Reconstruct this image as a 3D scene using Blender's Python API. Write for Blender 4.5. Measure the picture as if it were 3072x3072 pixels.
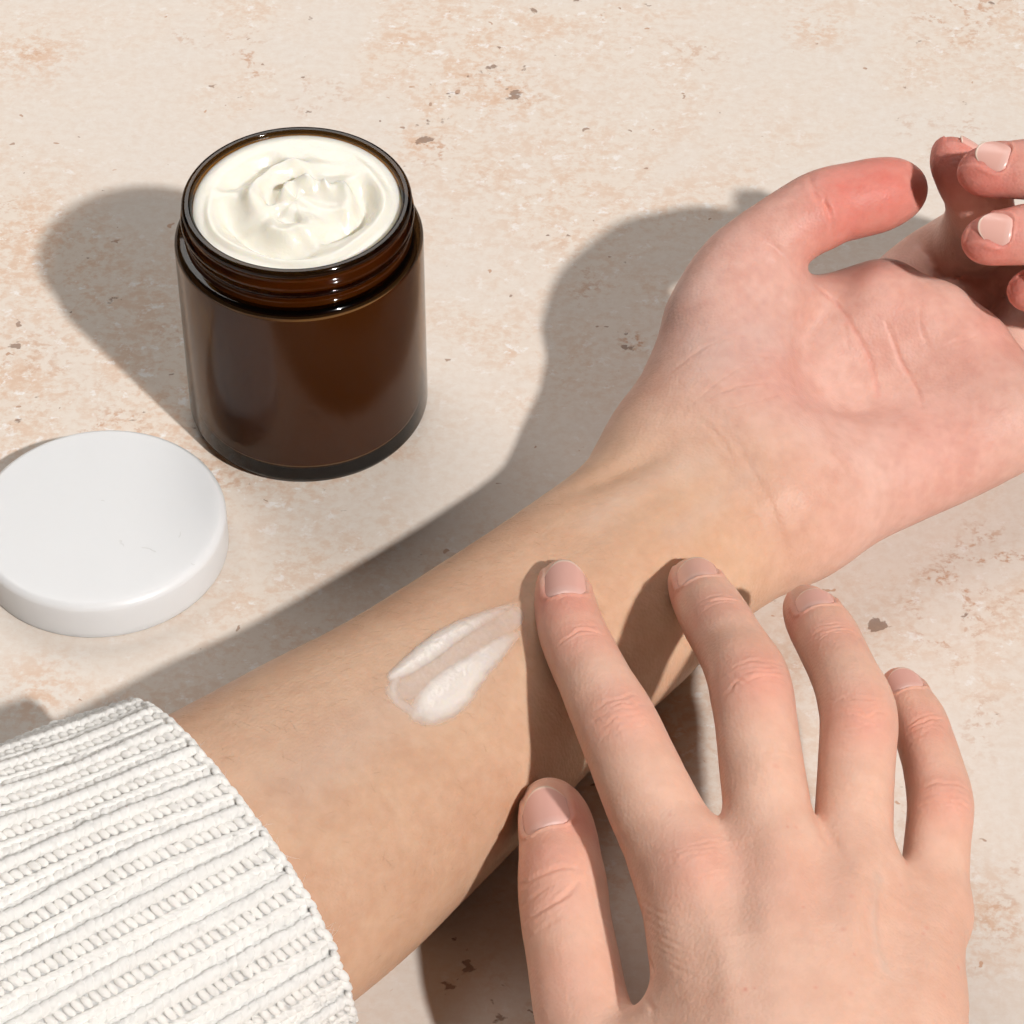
import bpy, bmesh, math, random
import numpy as np
from mathutils import Vector
from mathutils.bvhtree import BVHTree

random.seed(7); RNG = np.random.default_rng(7)
sc = bpy.context.scene
for o in list(bpy.data.objects): bpy.data.objects.remove(o)
MM = 0.001

# ------------------------------------------------------------------ camera
F_PX, TH, DIST = 9477.0, math.radians(45.66), 773.8      # focal length for a 3072 px wide frame, pitch, mm to the table
CT, ST = math.cos(TH), math.sin(TH)
CAM = np.array([0.0, -DIST*CT, DIST*ST])
FWD = np.array([0.0, CT, -ST]); UP = np.array([0.0, ST, CT])
cd = bpy.data.cameras.new('camera'); cam = bpy.data.objects.new('camera', cd); sc.collection.objects.link(cam)
cam.location = CAM*MM; cam.rotation_euler = (math.radians(90)-TH, 0, 0)
cd.sensor_width = 36; cd.lens = 36*F_PX/3072; cd.clip_start = 0.05; cd.clip_end = 20
sc.camera = cam

# ------------------------------------------------------------------ light
w = bpy.data.worlds.new('World'); sc.world = w; w.use_nodes = True
bg = w.node_tree.nodes['Background']; bg.inputs[0].default_value = (1.0, 0.985, 0.965, 1); bg.inputs[1].default_value = 0.025
sl = bpy.data.lights.new('sun', 'SUN'); sun = bpy.data.objects.new('sun', sl); sc.collection.objects.link(sun)
SUN_DIR = Vector((-47.5, 58.5, -67.0)).normalized()
sun.rotation_euler = SUN_DIR.to_track_quat('-Z', 'Y').to_euler()
sl.energy = 3.45; sl.angle = math.radians(2.2); sl.color = (1.0, 0.972, 0.94)
def area(name, loc, tgt, sx, sy, power, col=(1, 1, 1)):
    l = bpy.data.lights.new(name, 'AREA'); l.shape = 'RECTANGLE'; l.size = sx; l.size_y = sy; l.energy = power; l.color = col
    o = bpy.data.objects.new(name, l); sc.collection.objects.link(o); o.location = loc
    o.rotation_euler = (Vector(tgt)-Vector(loc)).to_track_quat('-Z', 'Y').to_euler(); return o
area('back_softbox', (-0.45, 1.5, 1.95), (0, 0.0, 0), 2.0, 1.5, 34.0, (1, .96, .92))
vs = sc.view_settings
vs.view_transform = 'Standard'; vs.look = 'None'; vs.exposure = 0.0; vs.gamma = 1.0; vs.use_curve_mapping = False
cy = sc.cycles
cy.use_denoising = True
cy.max_bounces = 5; cy.diffuse_bounces = 2; cy.glossy_bounces = 3; cy.transmission_bounces = 4; cy.transparent_max_bounces = 14; cy.sample_clamp_indirect = 6.0
cy.use_adaptive_sampling = True; cy.adaptive_threshold = 0.05; cy.caustics_reflective = False; cy.caustics_refractive = False

# ------------------------------------------------------------------ helpers
def P(px, py, z=0.0):
    """pixel of the 3072 px frame at height z (mm) -> world mm"""
    d = FWD + (px-1536)/F_PX*np.array([1.0, 0, 0]) + (1536-py)/F_PX*UP
    t = (z-CAM[2])/d[2]
    return CAM + d*t
def proj(p):
    q = np.asarray(p)-CAM; d = q@FWD
    return np.stack([1536+F_PX*q[..., 0]/d, 1536-F_PX*(q@UP)/d], -1), d
def RAD(rpx, p): return rpx*float((np.asarray(p)-CAM)@FWD)/F_PX

def link(o, parent=None):
    sc.collection.objects.link(o)
    if parent is not None: o.parent = parent
    return o
def empty(name, loc, label, cat, group=None):
    o = bpy.data.objects.new(name, None); o.empty_display_size = .01; link(o)
    o.location = np.array(loc)*MM; tag(o, label, cat, group); return o
def tag(o, label=None, cat=None, group=None, kind=None):
    if label: o['label'] = label
    if cat: o['category'] = cat
    if group: o['group'] = group
    if kind: o['kind'] = kind
    return o
def mesh_obj(name, V, Fc, mat, parent=None, smooth=True, attrs=None):
    """V in world mm; the object is placed at its parent's origin"""
    off = np.zeros(3)
    if parent is not None:
        q = parent
        while q is not None: off = off + np.array(q.location)/MM; q = q.parent
    me = bpy.data.meshes.new(name)
    V = (np.asarray(V, dtype=np.float64)-off)*MM
    if isinstance(Fc, np.ndarray):
        n = len(Fc); k = Fc.shape[1]
        me.vertices.add(len(V)); me.vertices.foreach_set('co', V.astype(np.float32).ravel())
        me.loops.add(n*k); me.loops.foreach_set('vertex_index', Fc.astype(np.int32).ravel())
        me.polygons.add(n); me.polygons.foreach_set('loop_start', np.arange(n, dtype=np.int32)*k)
        me.update(calc_edges=True)
    else:
        me.from_pydata(V.tolist(), [], Fc)
    me.validate()
    if smooth: me.polygons.foreach_set('use_smooth', np.ones(len(me.polygons), dtype=bool))
    for nm, a in (attrs or {}).items():
        at = me.attributes.new(nm, 'FLOAT', 'POINT'); at.data.foreach_set('value', np.asarray(a, dtype=np.float32))
    me.update()
    if mat is not None: me.materials.append(mat)
    o = bpy.data.objects.new(name, me); link(o, parent); return o
def lathe(profile, n=128, c=(0, 0)):
    """profile list of (r, z) -> verts, quads, closed round z"""
    pr = np.array(profile, dtype=float); t = np.linspace(0, 2*np.pi, n, endpoint=False)
    V = np.stack([c[0]+pr[:, 0][:, None]*np.cos(t), c[1]+pr[:, 0][:, None]*np.sin(t), np.repeat(pr[:, 1][:, None], n, 1)], -1).reshape(-1, 3)
    m = len(pr); i = np.arange(m-1)[:, None]*n; j = np.arange(n)[None]; j2 = (j+1) % n
    Q = np.stack([i+j, i+j2, i+n+j2, i+n+j], -1).reshape(-1, 4)
    return V, Q
def crom(pts, per=8):
    pts = np.asarray(pts, float); n = len(pts)
    e = np.vstack([2*pts[0]-pts[1], pts, 2*pts[-1]-pts[-2]]); out = []
    for i in range(n-1):
        p0, p1, p2, p3 = e[i:i+4]
        for t in np.linspace(0, 1, per, endpoint=False):
            out.append(.5*((2*p1)+(-p0+p2)*t+(2*p0-5*p1+4*p2-p3)*t*t+(-p0+3*p1-3*p2+p3)*t**3))
    out.append(pts[-1]); return np.array(out)
def fillet(profile, r, seg=5):
    """round the inner corners of a lathe profile; r is one radius or a list for each inner point"""
    pr = [np.array(p, float) for p in profile]; out = [pr[0]]
    for i in range(1, len(pr)-1):
        rr = r[i-1] if isinstance(r, (list, tuple)) else r
        a, b, c = pr[i-1], pr[i], pr[i+1]
        la, lc = np.linalg.norm(a-b), np.linalg.norm(c-b); q = min(rr, la*.49, lc*.49)
        if q < 1e-4: out.append(b); continue
        s, e = b+(a-b)/la*q, b+(c-b)/lc*q
        for t in np.linspace(0, 1, seg): out.append((1-t)**2*s+2*t*(1-t)*b+t*t*e)
    out.append(pr[-1]); return out

# ---- node helpers
def new_mat(name):
    m = bpy.data.materials.new(name); m.use_nodes = True
    nt = m.node_tree; b = nt.nodes['Principled BSDF']; return m, nt, b
def N(nt, typ, **kw):
    n = nt.nodes.new(typ)
    for k, v in kw.items():
        if k.startswith('i_'):
            key = k[2:]; key = int(key) if key.isdigit() else key.replace('_', ' ')
            n.inputs[key].default_value = v
        else: setattr(n, k, v)
    return n
def L(nt, a, b): nt.links.new(a, b)
def ramp(nt, src, stops, interp='LINEAR'):
    r = nt.nodes.new('ShaderNodeValToRGB'); r.color_ramp.interpolation = interp
    el = r.color_ramp.elements
    while len(el) > 1: el.remove(el[-1])
    for i, (p, c) in enumerate(stops):
        e = el[0] if i == 0 else el.new(p)
        e.position = p; e.color = c if len(c) == 4 else (*c, 1)
    L(nt, src, r.inputs[0]); return r.outputs[0]
def mixc(nt, fac, a, b, mode='MIX'):
    m = nt.nodes.new('ShaderNodeMix'); m.data_type = 'RGBA'; m.blend_type = mode
    for s, v in ((m.inputs[0], fac), (m.inputs[6], a), (m.inputs[7], b)):
        if hasattr(v, 'node'): L(nt, v, s)
        elif isinstance(v, (int, float)): s.default_value = v
        else: s.default_value = (*v, 1) if len(v) == 3 else v
    return m.outputs[2]
def math_(nt, op, a, b=None, clamp=False):
    m = nt.nodes.new('ShaderNodeMath'); m.operation = op; m.use_clamp = clamp
    for i, v in enumerate((a, b)):
        if v is None: continue
        if hasattr(v, 'node'): L(nt, v, m.inputs[i])
        else: m.inputs[i].default_value = v
    return m.outputs[0]
def noise(nt, vec, scale, detail=4, rough=.55, dist=0.0):
    n = N(nt, 'ShaderNodeTexNoise'); n.inputs['Scale'].default_value = scale; n.inputs['Detail'].default_value = detail
    n.inputs['Roughness'].default_value = rough; n.inputs['Distortion'].default_value = dist
    L(nt, vec, n.inputs['Vector']); return n.outputs[0]
def attr(nt, name):
    a = N(nt, 'ShaderNodeAttribute', attribute_name=name); return a.outputs['Fac']
def srgb(r, g, b):
    f = lambda c: (c/255/12.92 if c/255 <= .04045 else ((c/255+.055)/1.055)**2.4)
    return (f(r), f(g), f(b))

# ------------------------------------------------------------------ implicit surfaces for the arm and the hand
def tube_pts(st, per=6):
    """stations (px, py, z, rpx) -> dense samples x, y, z, r in mm"""
    q = []
    for px, py, z, rp in st:
        p = P(px, py, z); q.append([*p, RAD(rp, p)])
    return crom(q, per)
class Field:
    def __init__(s, lo, hi, h):
        s.lo = np.array(lo, float); s.h = h; s.n = np.ceil((np.array(hi)-s.lo)/h).astype(int)+1
        s.ax = [s.lo[i]+h*np.arange(s.n[i]) for i in range(3)]
        s.cap = 14.0
    def blank(s): return np.full(s.n, s.cap, dtype=np.float32)
    def tube(s, S, out=None, margin=7.0):
        A = s.blank() if out is None else out; f4 = np.float32
        ax = [v.astype(f4) for v in s.ax]
        for a, b in zip(S[:-1], S[1:]):
            R = max(a[3], b[3])+margin
            lo = np.minimum(a[:3], b[:3])-R; hi = np.maximum(a[:3], b[:3])+R
            i0 = np.clip(np.floor((lo-s.lo)/s.h).astype(int), 0, s.n); i1 = np.clip(np.ceil((hi-s.lo)/s.h).astype(int)+1, 0, s.n)
            if (i1 <= i0).any(): continue
            X = ax[0][i0[0]:i1[0], None, None]-f4(a[0]); Y = ax[1][None, i0[1]:i1[1], None]-f4(a[1]); Z = ax[2][None, None, i0[2]:i1[2]]-f4(a[2])
            u = (b[:3]-a[:3]); uu = max(u@u, 1e-9); u4 = u.astype(f4)
            q = (X*X+Y*Y)+Z*Z                                        # |p-a|^2
            dt = (X*u4[0]+Y*u4[1])+Z*u4[2]; t = np.clip(dt*f4(1/uu), 0, 1)
            q += t*(t*f4(uu)-2*dt); np.maximum(q, 0, out=q); np.sqrt(q, out=q)
            q -= f4(a[3])+f4(b[3]-a[3])*t
            sub = A[i0[0]:i1[0], i0[1]:i1[1], i0[2]:i1[2]]
            np.minimum(sub, q, out=sub)
        return A
def smin(a, b, k):
    h = np.clip(.5+.5*(b-a)/k, 0, 1); return b+(a-b)*h-k*h*(1-h)
def smax(a, b, k): return -smin(-a, -b, k)
def surface_net(D, lo, h):
    neg = D < 0; nx, ny, nz = D.shape
    c = np.zeros((nx-1, ny-1, nz-1), np.uint8)
    for dx in (0, 1):
        for dy in (0, 1):
            for dz in (0, 1): c += neg[dx:nx-1+dx, dy:ny-1+dy, dz:nz-1+dz]
    act = np.argwhere((c > 0) & (c < 8)); idx = -np.ones(c.shape, np.int32); idx[tuple(act.T)] = np.arange(len(act))
    acc = np.zeros((len(act), 3)); cnt = np.zeros(len(act))
    corners = [(x, y, z) for x in (0, 1) for y in (0, 1) for z in (0, 1)]
    for a in corners:
        for ax in range(3):
            if a[ax]: continue
            b = list(a); b[ax] = 1
            va = D[act[:, 0]+a[0], act[:, 1]+a[1], act[:, 2]+a[2]]; vb = D[act[:, 0]+b[0], act[:, 1]+b[1], act[:, 2]+b[2]]
            m = (va < 0) != (vb < 0)
            t = np.where(m, va/np.where(m, va-vb, 1), 0)
            p = np.array(a, float)[None]+np.zeros((len(act), 3)); p[:, ax] += t
            acc[m] += p[m]; cnt[m] += 1
    V = (act+acc/cnt[:, None])*h+lo
    Q = []
    for ax in range(3):
        o1, o2 = [(1, 2), (2, 0), (0, 1)][ax]
        s0 = [slice(None)]*3; s1 = [slice(None)]*3; s0[ax] = slice(0, -1); s1[ax] = slice(1, None)
        e = np.argwhere(neg[tuple(s0)] != neg[tuple(s1)])
        e = e[(e[:, o1] > 0) & (e[:, o2] > 0) & (e[:, o1] < D.shape[o1]-1) & (e[:, o2] < D.shape[o2]-1)]
        inside = neg[tuple(e.T)]
        def cell(d1, d2):
            q = e.copy(); q[:, o1] -= d1; q[:, o2] -= d2; return idx[tuple(q.T)]
        q = np.stack([cell(1, 1), cell(0, 1), cell(0, 0), cell(1, 0)], 1)
        q[~inside] = q[~inside][:, ::-1]
        Q.append(q[(q >= 0).all(1)])
    return V, np.vstack(Q)
def relax(V, Q, it=2, lam=.5):
    E = np.vstack([Q[:, [0, 1]], Q[:, [1, 2]], Q[:, [2, 3]], Q[:, [3, 0]]]); E = np.vstack([E, E[:, ::-1]])
    deg = np.bincount(E[:, 0], minlength=len(V)).astype(float); deg[deg == 0] = 1
    def avg(W): return np.stack([np.bincount(E[:, 0], W[E[:, 1], i], len(V)) for i in range(3)], 1)/deg[:, None]
    for _ in range(it):
        V = V+lam*(avg(V)-V); V = V-(lam+.02)*(avg(V)-V)
    return V
def refine(V, Q, levels=1):
    """one Catmull-Clark step on quads (borders fall back to midpoints)"""
    nV, nF = len(V), len(Q)
    a = np.concatenate([Q[:, 0], Q[:, 1], Q[:, 2], Q[:, 3]]).astype(np.int64); b = np.concatenate([Q[:, 1], Q[:, 2], Q[:, 3], Q[:, 0]]).astype(np.int64)
    key = np.minimum(a, b)*nV+np.maximum(a, b); uk, inv = np.unique(key, return_inverse=True); nE = len(uk); ea, eb = uk//nV, uk % nV
    Fp = V[Q].mean(1); fi = np.tile(np.arange(nF), 4)
    cnt = np.bincount(inv, minlength=nE); sumF = np.stack([np.bincount(inv, Fp[fi, k], nE) for k in range(3)], 1)
    mid = (V[ea]+V[eb])/2; Ep = np.where((cnt == 2)[:, None], (mid*2+sumF)/4, mid)
    deg = np.bincount(np.concatenate([ea, eb]), minlength=nV).astype(float); deg[deg == 0] = 1
    fdeg = np.bincount(Q.ravel(), minlength=nV).astype(float); fdeg[fdeg == 0] = 1
    R = np.stack([np.bincount(np.concatenate([ea, eb]), np.tile(mid[:, k], 2), nV) for k in range(3)], 1)/deg[:, None]
    Fa = np.stack([np.bincount(Q.ravel(), np.repeat(Fp[:, k], 4), nV) for k in range(3)], 1)/fdeg[:, None]
    inner = (fdeg == deg)[:, None]
    Vn = np.where(inner, (Fa+2*R+(deg[:, None]-3)*V)/deg[:, None], V)
    W = np.vstack([Vn, Ep, Fp]); e = (inv+nV).reshape(4, nF).T; f = (np.arange(nF)+nV+nE)[:, None]
    q = np.concatenate([np.stack([Q[:, i], e[:, i], f[:, 0], e[:, (i+3) % 4]], 1) for i in range(4)])
    return W, q.astype(np.int32), vnormals(W, q)
def vnormals(V, Q):
    fn = np.cross(V[Q[:, 2]]-V[Q[:, 0]], V[Q[:, 3]]-V[Q[:, 1]]); out = np.zeros_like(V)
    for i in range(4):
        for k in range(3): out[:, k] += np.bincount(Q[:, i], fn[:, k], len(V))
    return out/np.maximum(np.linalg.norm(out, axis=1), 1e-12)[:, None]
class Ray:
    def __init__(s, V, Q): s.b = BVHTree.FromPolygons(V.tolist(), Q.tolist())
    def px(s, x, y):
        d = FWD+(x-1536)/F_PX*np.array([1.0, 0, 0])+(1536-y)/F_PX*UP; d /= np.linalg.norm(d)
        h = s.b.ray_cast(Vector(CAM), Vector(d)); 
        return (None, None) if h[0] is None else (np.array(h[0]), np.array(h[1]))
    def cast(s, o, d, far=60):
        h = s.b.ray_cast(Vector(o), Vector(d), far)
        return (None, None) if h[0] is None else (np.array(h[0]), np.array(h[1]))

def vnoise(p, scale, octaves=3, seed=0, rough=.5):
    """value noise in 0..1 at points p (mm); scale in cells per mm"""
    tot = np.zeros(len(p)); amp = 1.0; s_ = 0.0
    for o in range(octaves):
        q = p*scale*(2**o)+17.3*(seed+o*3.1); i = np.floor(q).astype(np.int64); f = q-i; f = f*f*(3-2*f)
        v = 0
        for dx in (0, 1):
            for dy in (0, 1):
                for dz in (0, 1):
                    h = ((i[:, 0]+dx)*73856093) ^ ((i[:, 1]+dy)*19349663) ^ ((i[:, 2]+dz)*83492791) ^ (seed*2654435761+o*97531)
                    h = (h ^ (h >> 13))*1274126177 & 0xffffffff; h = (h ^ (h >> 16)) & 0xffff
                    wgt = (f[:, 0] if dx else 1-f[:, 0])*(f[:, 1] if dy else 1-f[:, 1])*(f[:, 2] if dz else 1-f[:, 2])
                    v = v+wgt*h/65535.0
        tot += amp*v; s_ += amp; amp *= rough
    return tot/s_
def sstep(a, b, x): t = np.clip((x-a)/(b-a), 0, 1); return t*t*(3-2*t)
def seg_dist(V, poly, reach=8.0):
    """distance of each vertex to a 3-D polyline, 99 beyond its reach"""
    poly = np.asarray(poly); d = np.full(len(V), 99.0)
    lo, hi = poly.min(0)-reach, poly.max(0)+reach
    idx = np.where(((V > lo) & (V < hi)).all(1))[0]; W = V[idx]; best = np.full(len(idx), 99.0); tt = np.zeros(len(idx)); n = len(poly)-1
    for k in range(n):
        a, b = poly[k], poly[k+1]; u = b-a; t = np.clip(((W-a)@u)/max(u@u, 1e-9), 0, 1)
        q = np.linalg.norm(W-a-t[:, None]*u, axis=1); m = q < best; best[m] = q[m]; tt[m] = (k+t[m])/n
    d[idx] = best; T = np.zeros(len(V)); T[idx] = tt
    return d, T

# ------------------------------------------------------------------ materials
def skin_material():
    """colour comes from the mesh (pigment, blush, veins, freckles as the skin has them); fine lattice from nodes"""
    m, nt, b = new_mat('skin')
    tc = N(nt, 'ShaderNodeTexCoord').outputs['Object']
    ca = N(nt, 'ShaderNodeAttribute', attribute_name='pigment')
    mid = noise(nt, tc, 420, 2, .5)
    c = mixc(nt, math_(nt, 'MULTIPLY', mid, .16), ca.outputs['Color'], (.93, .70, .58))
    L(nt, c, b.inputs['Base Color'])
    b.subsurface_method = 'BURLEY'
    b.inputs['Subsurface Weight'].default_value = .45
    b.inputs['Subsurface Radius'].default_value = (1.0, .34, .16)
    b.inputs['Subsurface Scale'].default_value = .0024
    b.inputs['IOR'].default_value = 1.4; b.inputs['Specular IOR Level'].default_value = .34
    v1 = N(nt, 'ShaderNodeTexVoronoi', feature='F1'); v1.inputs['Scale'].default_value = 1250; L(nt, tc, v1.inputs['Vector'])
    bp = N(nt, 'ShaderNodeBump'); bp.inputs['Strength'].default_value = .5; bp.inputs['Distance'].default_value = .00015; bp.invert = True
    L(nt, v1.outputs['Distance'], bp.inputs['Height']); L(nt, bp.outputs[0], b.inputs['Normal'])
    rr = ramp(nt, mid, [(.3, (.40,)*3), (.7, (.55,)*3)]); L(nt, rr, b.inputs['Roughness'])
    return m
skin_m = skin_material()

def nail_material():
    m, nt, b = new_mat('nail')
    base = mixc(nt, ramp(nt, attr(nt, 'ns'), [(0.0, (1, 1, 1)), (.18, (.7,)*3), (.30, (0, 0, 0))]), (.76, .425, .36), (.79, .50, .44))
    base = mixc(nt, ramp(nt, attr(nt, 'ns'), [(.92, (0, 0, 0)), (.97, (1, 1, 1))]), base, (.88, .68, .56))
    L(nt, base, b.inputs['Base Color']); b.inputs['Roughness'].default_value = .27
    return m
nail_m = nail_material()

def table_material():
    m, nt, b = new_mat('travertine_print')
    tc = N(nt, 'ShaderNodeTexCoord').outputs['Object']
    mp = N(nt, 'ShaderNodeMapping'); mp.inputs['Scale'].default_value = (.86, 1.0, 1); mp.inputs['Rotation'].default_value = (0, 0, .10); L(nt, tc, mp.inputs[0]); v = mp.outputs[0]
    n1 = noise(nt, v, 11, 4, .6, .6); n2 = noise(nt, v, 95, 5, .7, .35); n3 = noise(nt, v, 430, 4, .7, .2)
    W = (1, 1, 1); K = (0, 0, 0)
    def patch(spots):
        """soft round places on the slab (world mm, radius) where a mark gathers"""
        tot = None
        for px, py, r in spots:
            q = P(px, py, 0)*MM; d = N(nt, 'ShaderNodeVectorMath', operation='DISTANCE'); L(nt, tc, d.inputs[0]); d.inputs[1].default_value = tuple(q)
            g = ramp(nt, math_(nt, 'DIVIDE', d.outputs['Value'], r*MM), [(.15, W), (1, K)])
            tot = g if tot is None else math_(nt, 'MAXIMUM', tot, g)
        return tot
    rust = patch([(90, 160, 22), (1500, 280, 26), (1250, 430, 14), (2960, 2760, 20), (1900, 1030, 8), (2450, 80, 16), (350, 1290, 12), (120, 2080, 18)])
    pitty = patch([(1880, 1020, 11), (745, 1455, 5), (1430, 230, 20), (1260, 400, 14), (1400, 2950, 16), (2640, 1900, 14)])
    c = mixc(nt, ramp(nt, n1, [(.38, K), (.64, W)]), srgb(*T_GREY), srgb(*T_PEACH))
    # peach staining, denser in drifts, broken up finely
    drift = math_(nt, 'MAXIMUM', ramp(nt, n1, [(.44, (.07,)*3), (.62, (.95,)*3)]), rust)
    st = ramp(nt, math_(nt, 'ADD', math_(nt, 'MULTIPLY', n2, .5), math_(nt, 'MULTIPLY', n3, .5)), [(.47, K), (.575, W)])
    c = mixc(nt, math_(nt, 'MULTIPLY', math_(nt, 'MULTIPLY', st, drift), .62), c, srgb(*T_STAIN))
    # white flecks
    w1 = noise(nt, v, 230, 4, .68, .1)
    wf = math_(nt, 'MULTIPLY', ramp(nt, w1, [(.585, K), (.655, W)]), ramp(nt, n1, [(.42, (.22,)*3), (.58, W)]))
    c = mixc(nt, math_(nt, 'MULTIPLY', wf, .65), c, srgb(*T_WHITE))
    # rusty broken veins: iso-lines of a distorted noise inside clusters
    k1 = noise(nt, v, 62, 4, .65, .35); line = ramp(nt, math_(nt, 'ABSOLUTE', math_(nt, 'SUBTRACT', k1, .5)), [(.0, W), (.018, (.85,)*3), (.042, K)])
    ksel = math_(nt, 'ADD', math_(nt, 'SUBTRACT', noise(nt, v, 15, 3, .6, .3), .05), math_(nt, 'MULTIPLY', rust, .14))
    kf = math_(nt, 'MULTIPLY', math_(nt, 'MULTIPLY', line, ramp(nt, ksel, [(.52, K), (.62, W)])), ramp(nt, n3, [(.47, K), (.57, W)]))
    c = mixc(nt, math_(nt, 'MULTIPLY', kf, .8), c, srgb(188, 138, 106))
    # pits: ragged little hollows, sparse, clustered
    pn = noise(nt, v, 150, 4, .55, .25)
    gate = math_(nt, 'ADD', math_(nt, 'MULTIPLY', math_(nt, 'SUBTRACT', ksel, .47), .30), math_(nt, 'MULTIPLY', pitty, .115))
    pit = ramp(nt, math_(nt, 'ADD', pn, gate), [(.705, K), (.735, W)])
    # rust specks, one to a cell, sizes by chance
    sv = N(nt, 'ShaderNodeTexVoronoi'); sv.inputs['Scale'].default_value = 185
    pw = N(nt, 'ShaderNodeVectorMath', operation='MULTIPLY_ADD'); pq = N(nt, 'ShaderNodeTexNoise'); pq.inputs['Scale'].default_value = 380; pq.inputs['Detail'].default_value = 1; L(nt, v, pq.inputs['Vector'])
    L(nt, pq.outputs['Color'], pw.inputs[0]); pw.inputs[1].default_value = (.005,)*3; L(nt, v, pw.inputs[2]); L(nt, pw.outputs[0], sv.inputs['Vector'])
    sx = N(nt, 'ShaderNodeSeparateColor'); L(nt, sv.outputs['Color'], sx.inputs[0])
    sp = ramp(nt, math_(nt, 'SUBTRACT', math_(nt, 'MULTIPLY', math_(nt, 'POWER', sx.outputs[0], 3.5), .17), sv.outputs['Distance']), [(.0, K), (.035, W)])
    c = mixc(nt, math_(nt, 'MULTIPLY', sp, .75), c, mixc(nt, sx.outputs[1], srgb(120, 92, 78), srgb(190, 140, 105)))
    c = mixc(nt, math_(nt, 'MULTIPLY', pit, .8), c, srgb(126, 98, 82))
    c = mixc(nt, ramp(nt, n3, [(.35, K), (.75, (.30,)*3)]), c, srgb(200, 174, 152))
    L(nt, c, b.inputs['Base Color'])
    b.inputs['Roughness'].default_value = .6; b.inputs['Specular IOR Level'].default_value = .3
    bp = N(nt, 'ShaderNodeBump'); bp.inputs['Strength'].default_value = .35; bp.inputs['Distance'].default_value = .0003; bp.invert = True
    L(nt, pit, bp.inputs['Height']); L(nt, bp.outputs[0], b.inputs['Normal'])
    return m
T_GREY, T_PEACH, T_STAIN, T_WHITE = (221, 212, 203), (223, 210, 197), (210, 166, 132), (240, 240, 241)
table_m = table_material()

def glass_material(name, tint, rough, fres=.93):
    """amber glass: clear tinted body (light and shadow rays pass, coloured) under a mirror-like skin"""
    m = bpy.data.materials.new(name); m.use_nodes = True; nt = m.node_tree
    nt.nodes.remove(nt.nodes['Principled BSDF']); out = nt.nodes['Material Output']
    tr = N(nt, 'ShaderNodeBsdfTransparent'); tr.inputs[0].default_value = (*tint, 1)
    gl = N(nt, 'ShaderNodeBsdfGlossy'); gl.inputs['Roughness'].default_value = rough
    lw = N(nt, 'ShaderNodeLayerWeight'); f5 = math_(nt, 'POWER', lw.outputs['Facing'], 5.0)
    fr = math_(nt, 'ADD', math_(nt, 'MULTIPLY', f5, fres), .043)
    mx = N(nt, 'ShaderNodeMixShader'); L(nt, fr, mx.inputs[0]); L(nt, tr.outputs[0], mx.inputs[1]); L(nt, gl.outputs[0], mx.inputs[2])
    L(nt, mx.outputs[0], out.inputs[0]); return m
glass_m = glass_material('amber_glass', (.485, .345, .20), .17)
neck_m = glass_material('amber_glass_neck', (.50, .335, .12), .05)
thick_m = glass_material('amber_glass_thick', (.12, .085, .05), .06, .35)

def cream_material(name, col, sss=.004, rough=.25):
    m, nt, b = new_mat(name)
    tc = N(nt, 'ShaderNodeTexCoord').outputs['Object']
    b.inputs['Base Color'].default_value = (*col, 1); b.inputs['Roughness'].default_value = rough
    b.inputs['Subsurface Weight'].default_value = .7; b.inputs['Subsurface Radius'].default_value = (1, .85, .6); b.inputs['Subsurface Scale'].default_value = sss
    bp = N(nt, 'ShaderNodeBump'); bp.inputs['Strength'].default_value = .35; bp.inputs['Distance'].default_value = .00025
    h = math_(nt, 'ADD', noise(nt, tc, 700, 3, .6), math_(nt, 'MULTIPLY', noise(nt, tc, 260, 3, .6), 1.5))
    L(nt, h, bp.inputs['Height']); L(nt, bp.outputs[0], b.inputs['Normal']); return m
cream_m = cream_material('cream', (.84, .805, .715))
smear_m = cream_material('cream_smear', (.83, .755, .70), .0015, .16)
def thin_out(m):
    nt = m.node_tree; b = nt.nodes['Principled BSDF']
    L(nt, ramp(nt, attr(nt, 'thick'), [(0.0, (.0,)*3), (.06, (.10,)*3), (.16, (.30,)*3), (.36, (.66,)*3), (.65, (.90,)*3)]), b.inputs['Alpha'])
thin_out(smear_m)

def plastic_material():
    m, nt, b = new_mat('white_plastic')
    b.inputs['Base Color'].default_value = (.77, .77, .78, 1); b.inputs['Roughness'].default_value = .36; b.inputs['Specular IOR Level'].default_value = .4
    b.inputs['Subsurface Weight'].default_value = .8; b.inputs['Subsurface Radius'].default_value = (1, .95, .92); b.inputs['Subsurface Scale'].default_value = .006
    tc = N(nt, 'ShaderNodeTexCoord').outputs['Object']
    bp = N(nt, 'ShaderNodeBump'); bp.inputs['Strength'].default_value = .08; bp.inputs['Distance'].default_value = .0001
    L(nt, noise(nt, tc, 1500, 2), bp.inputs['Height']); L(nt, bp.outputs[0], b.inputs['Normal']); return m
plastic_m = plastic_material()

def yarn_material():
    m, nt, b = new_mat('wool_yarn')
    tc = N(nt, 'ShaderNodeTexCoord').outputs['Object']
    c = mixc(nt, noise(nt, tc, 120, 2), (.73, .71, .68), (.78, .765, .74))
    L(nt, c, b.inputs['Base Color']); b.inputs['Roughness'].default_value = .85
    b.subsurface_method = 'BURLEY'; b.inputs['Subsurface Weight'].default_value = .75; b.inputs['Subsurface Radius'].default_value = (1, .93, .86); b.inputs['Subsurface Scale'].default_value = .0018
    b.inputs['Sheen Weight'].default_value = .35; b.inputs['Sheen Roughness'].default_value = .5
    bp = N(nt, 'ShaderNodeBump'); bp.inputs['Strength'].default_value = .5; bp.inputs['Distance'].default_value = .0002
    L(nt, noise(nt, tc, 2500, 3, .6), bp.inputs['Height']); L(nt, bp.outputs[0], b.inputs['Normal']); return m
yarn_m = yarn_material()

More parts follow.
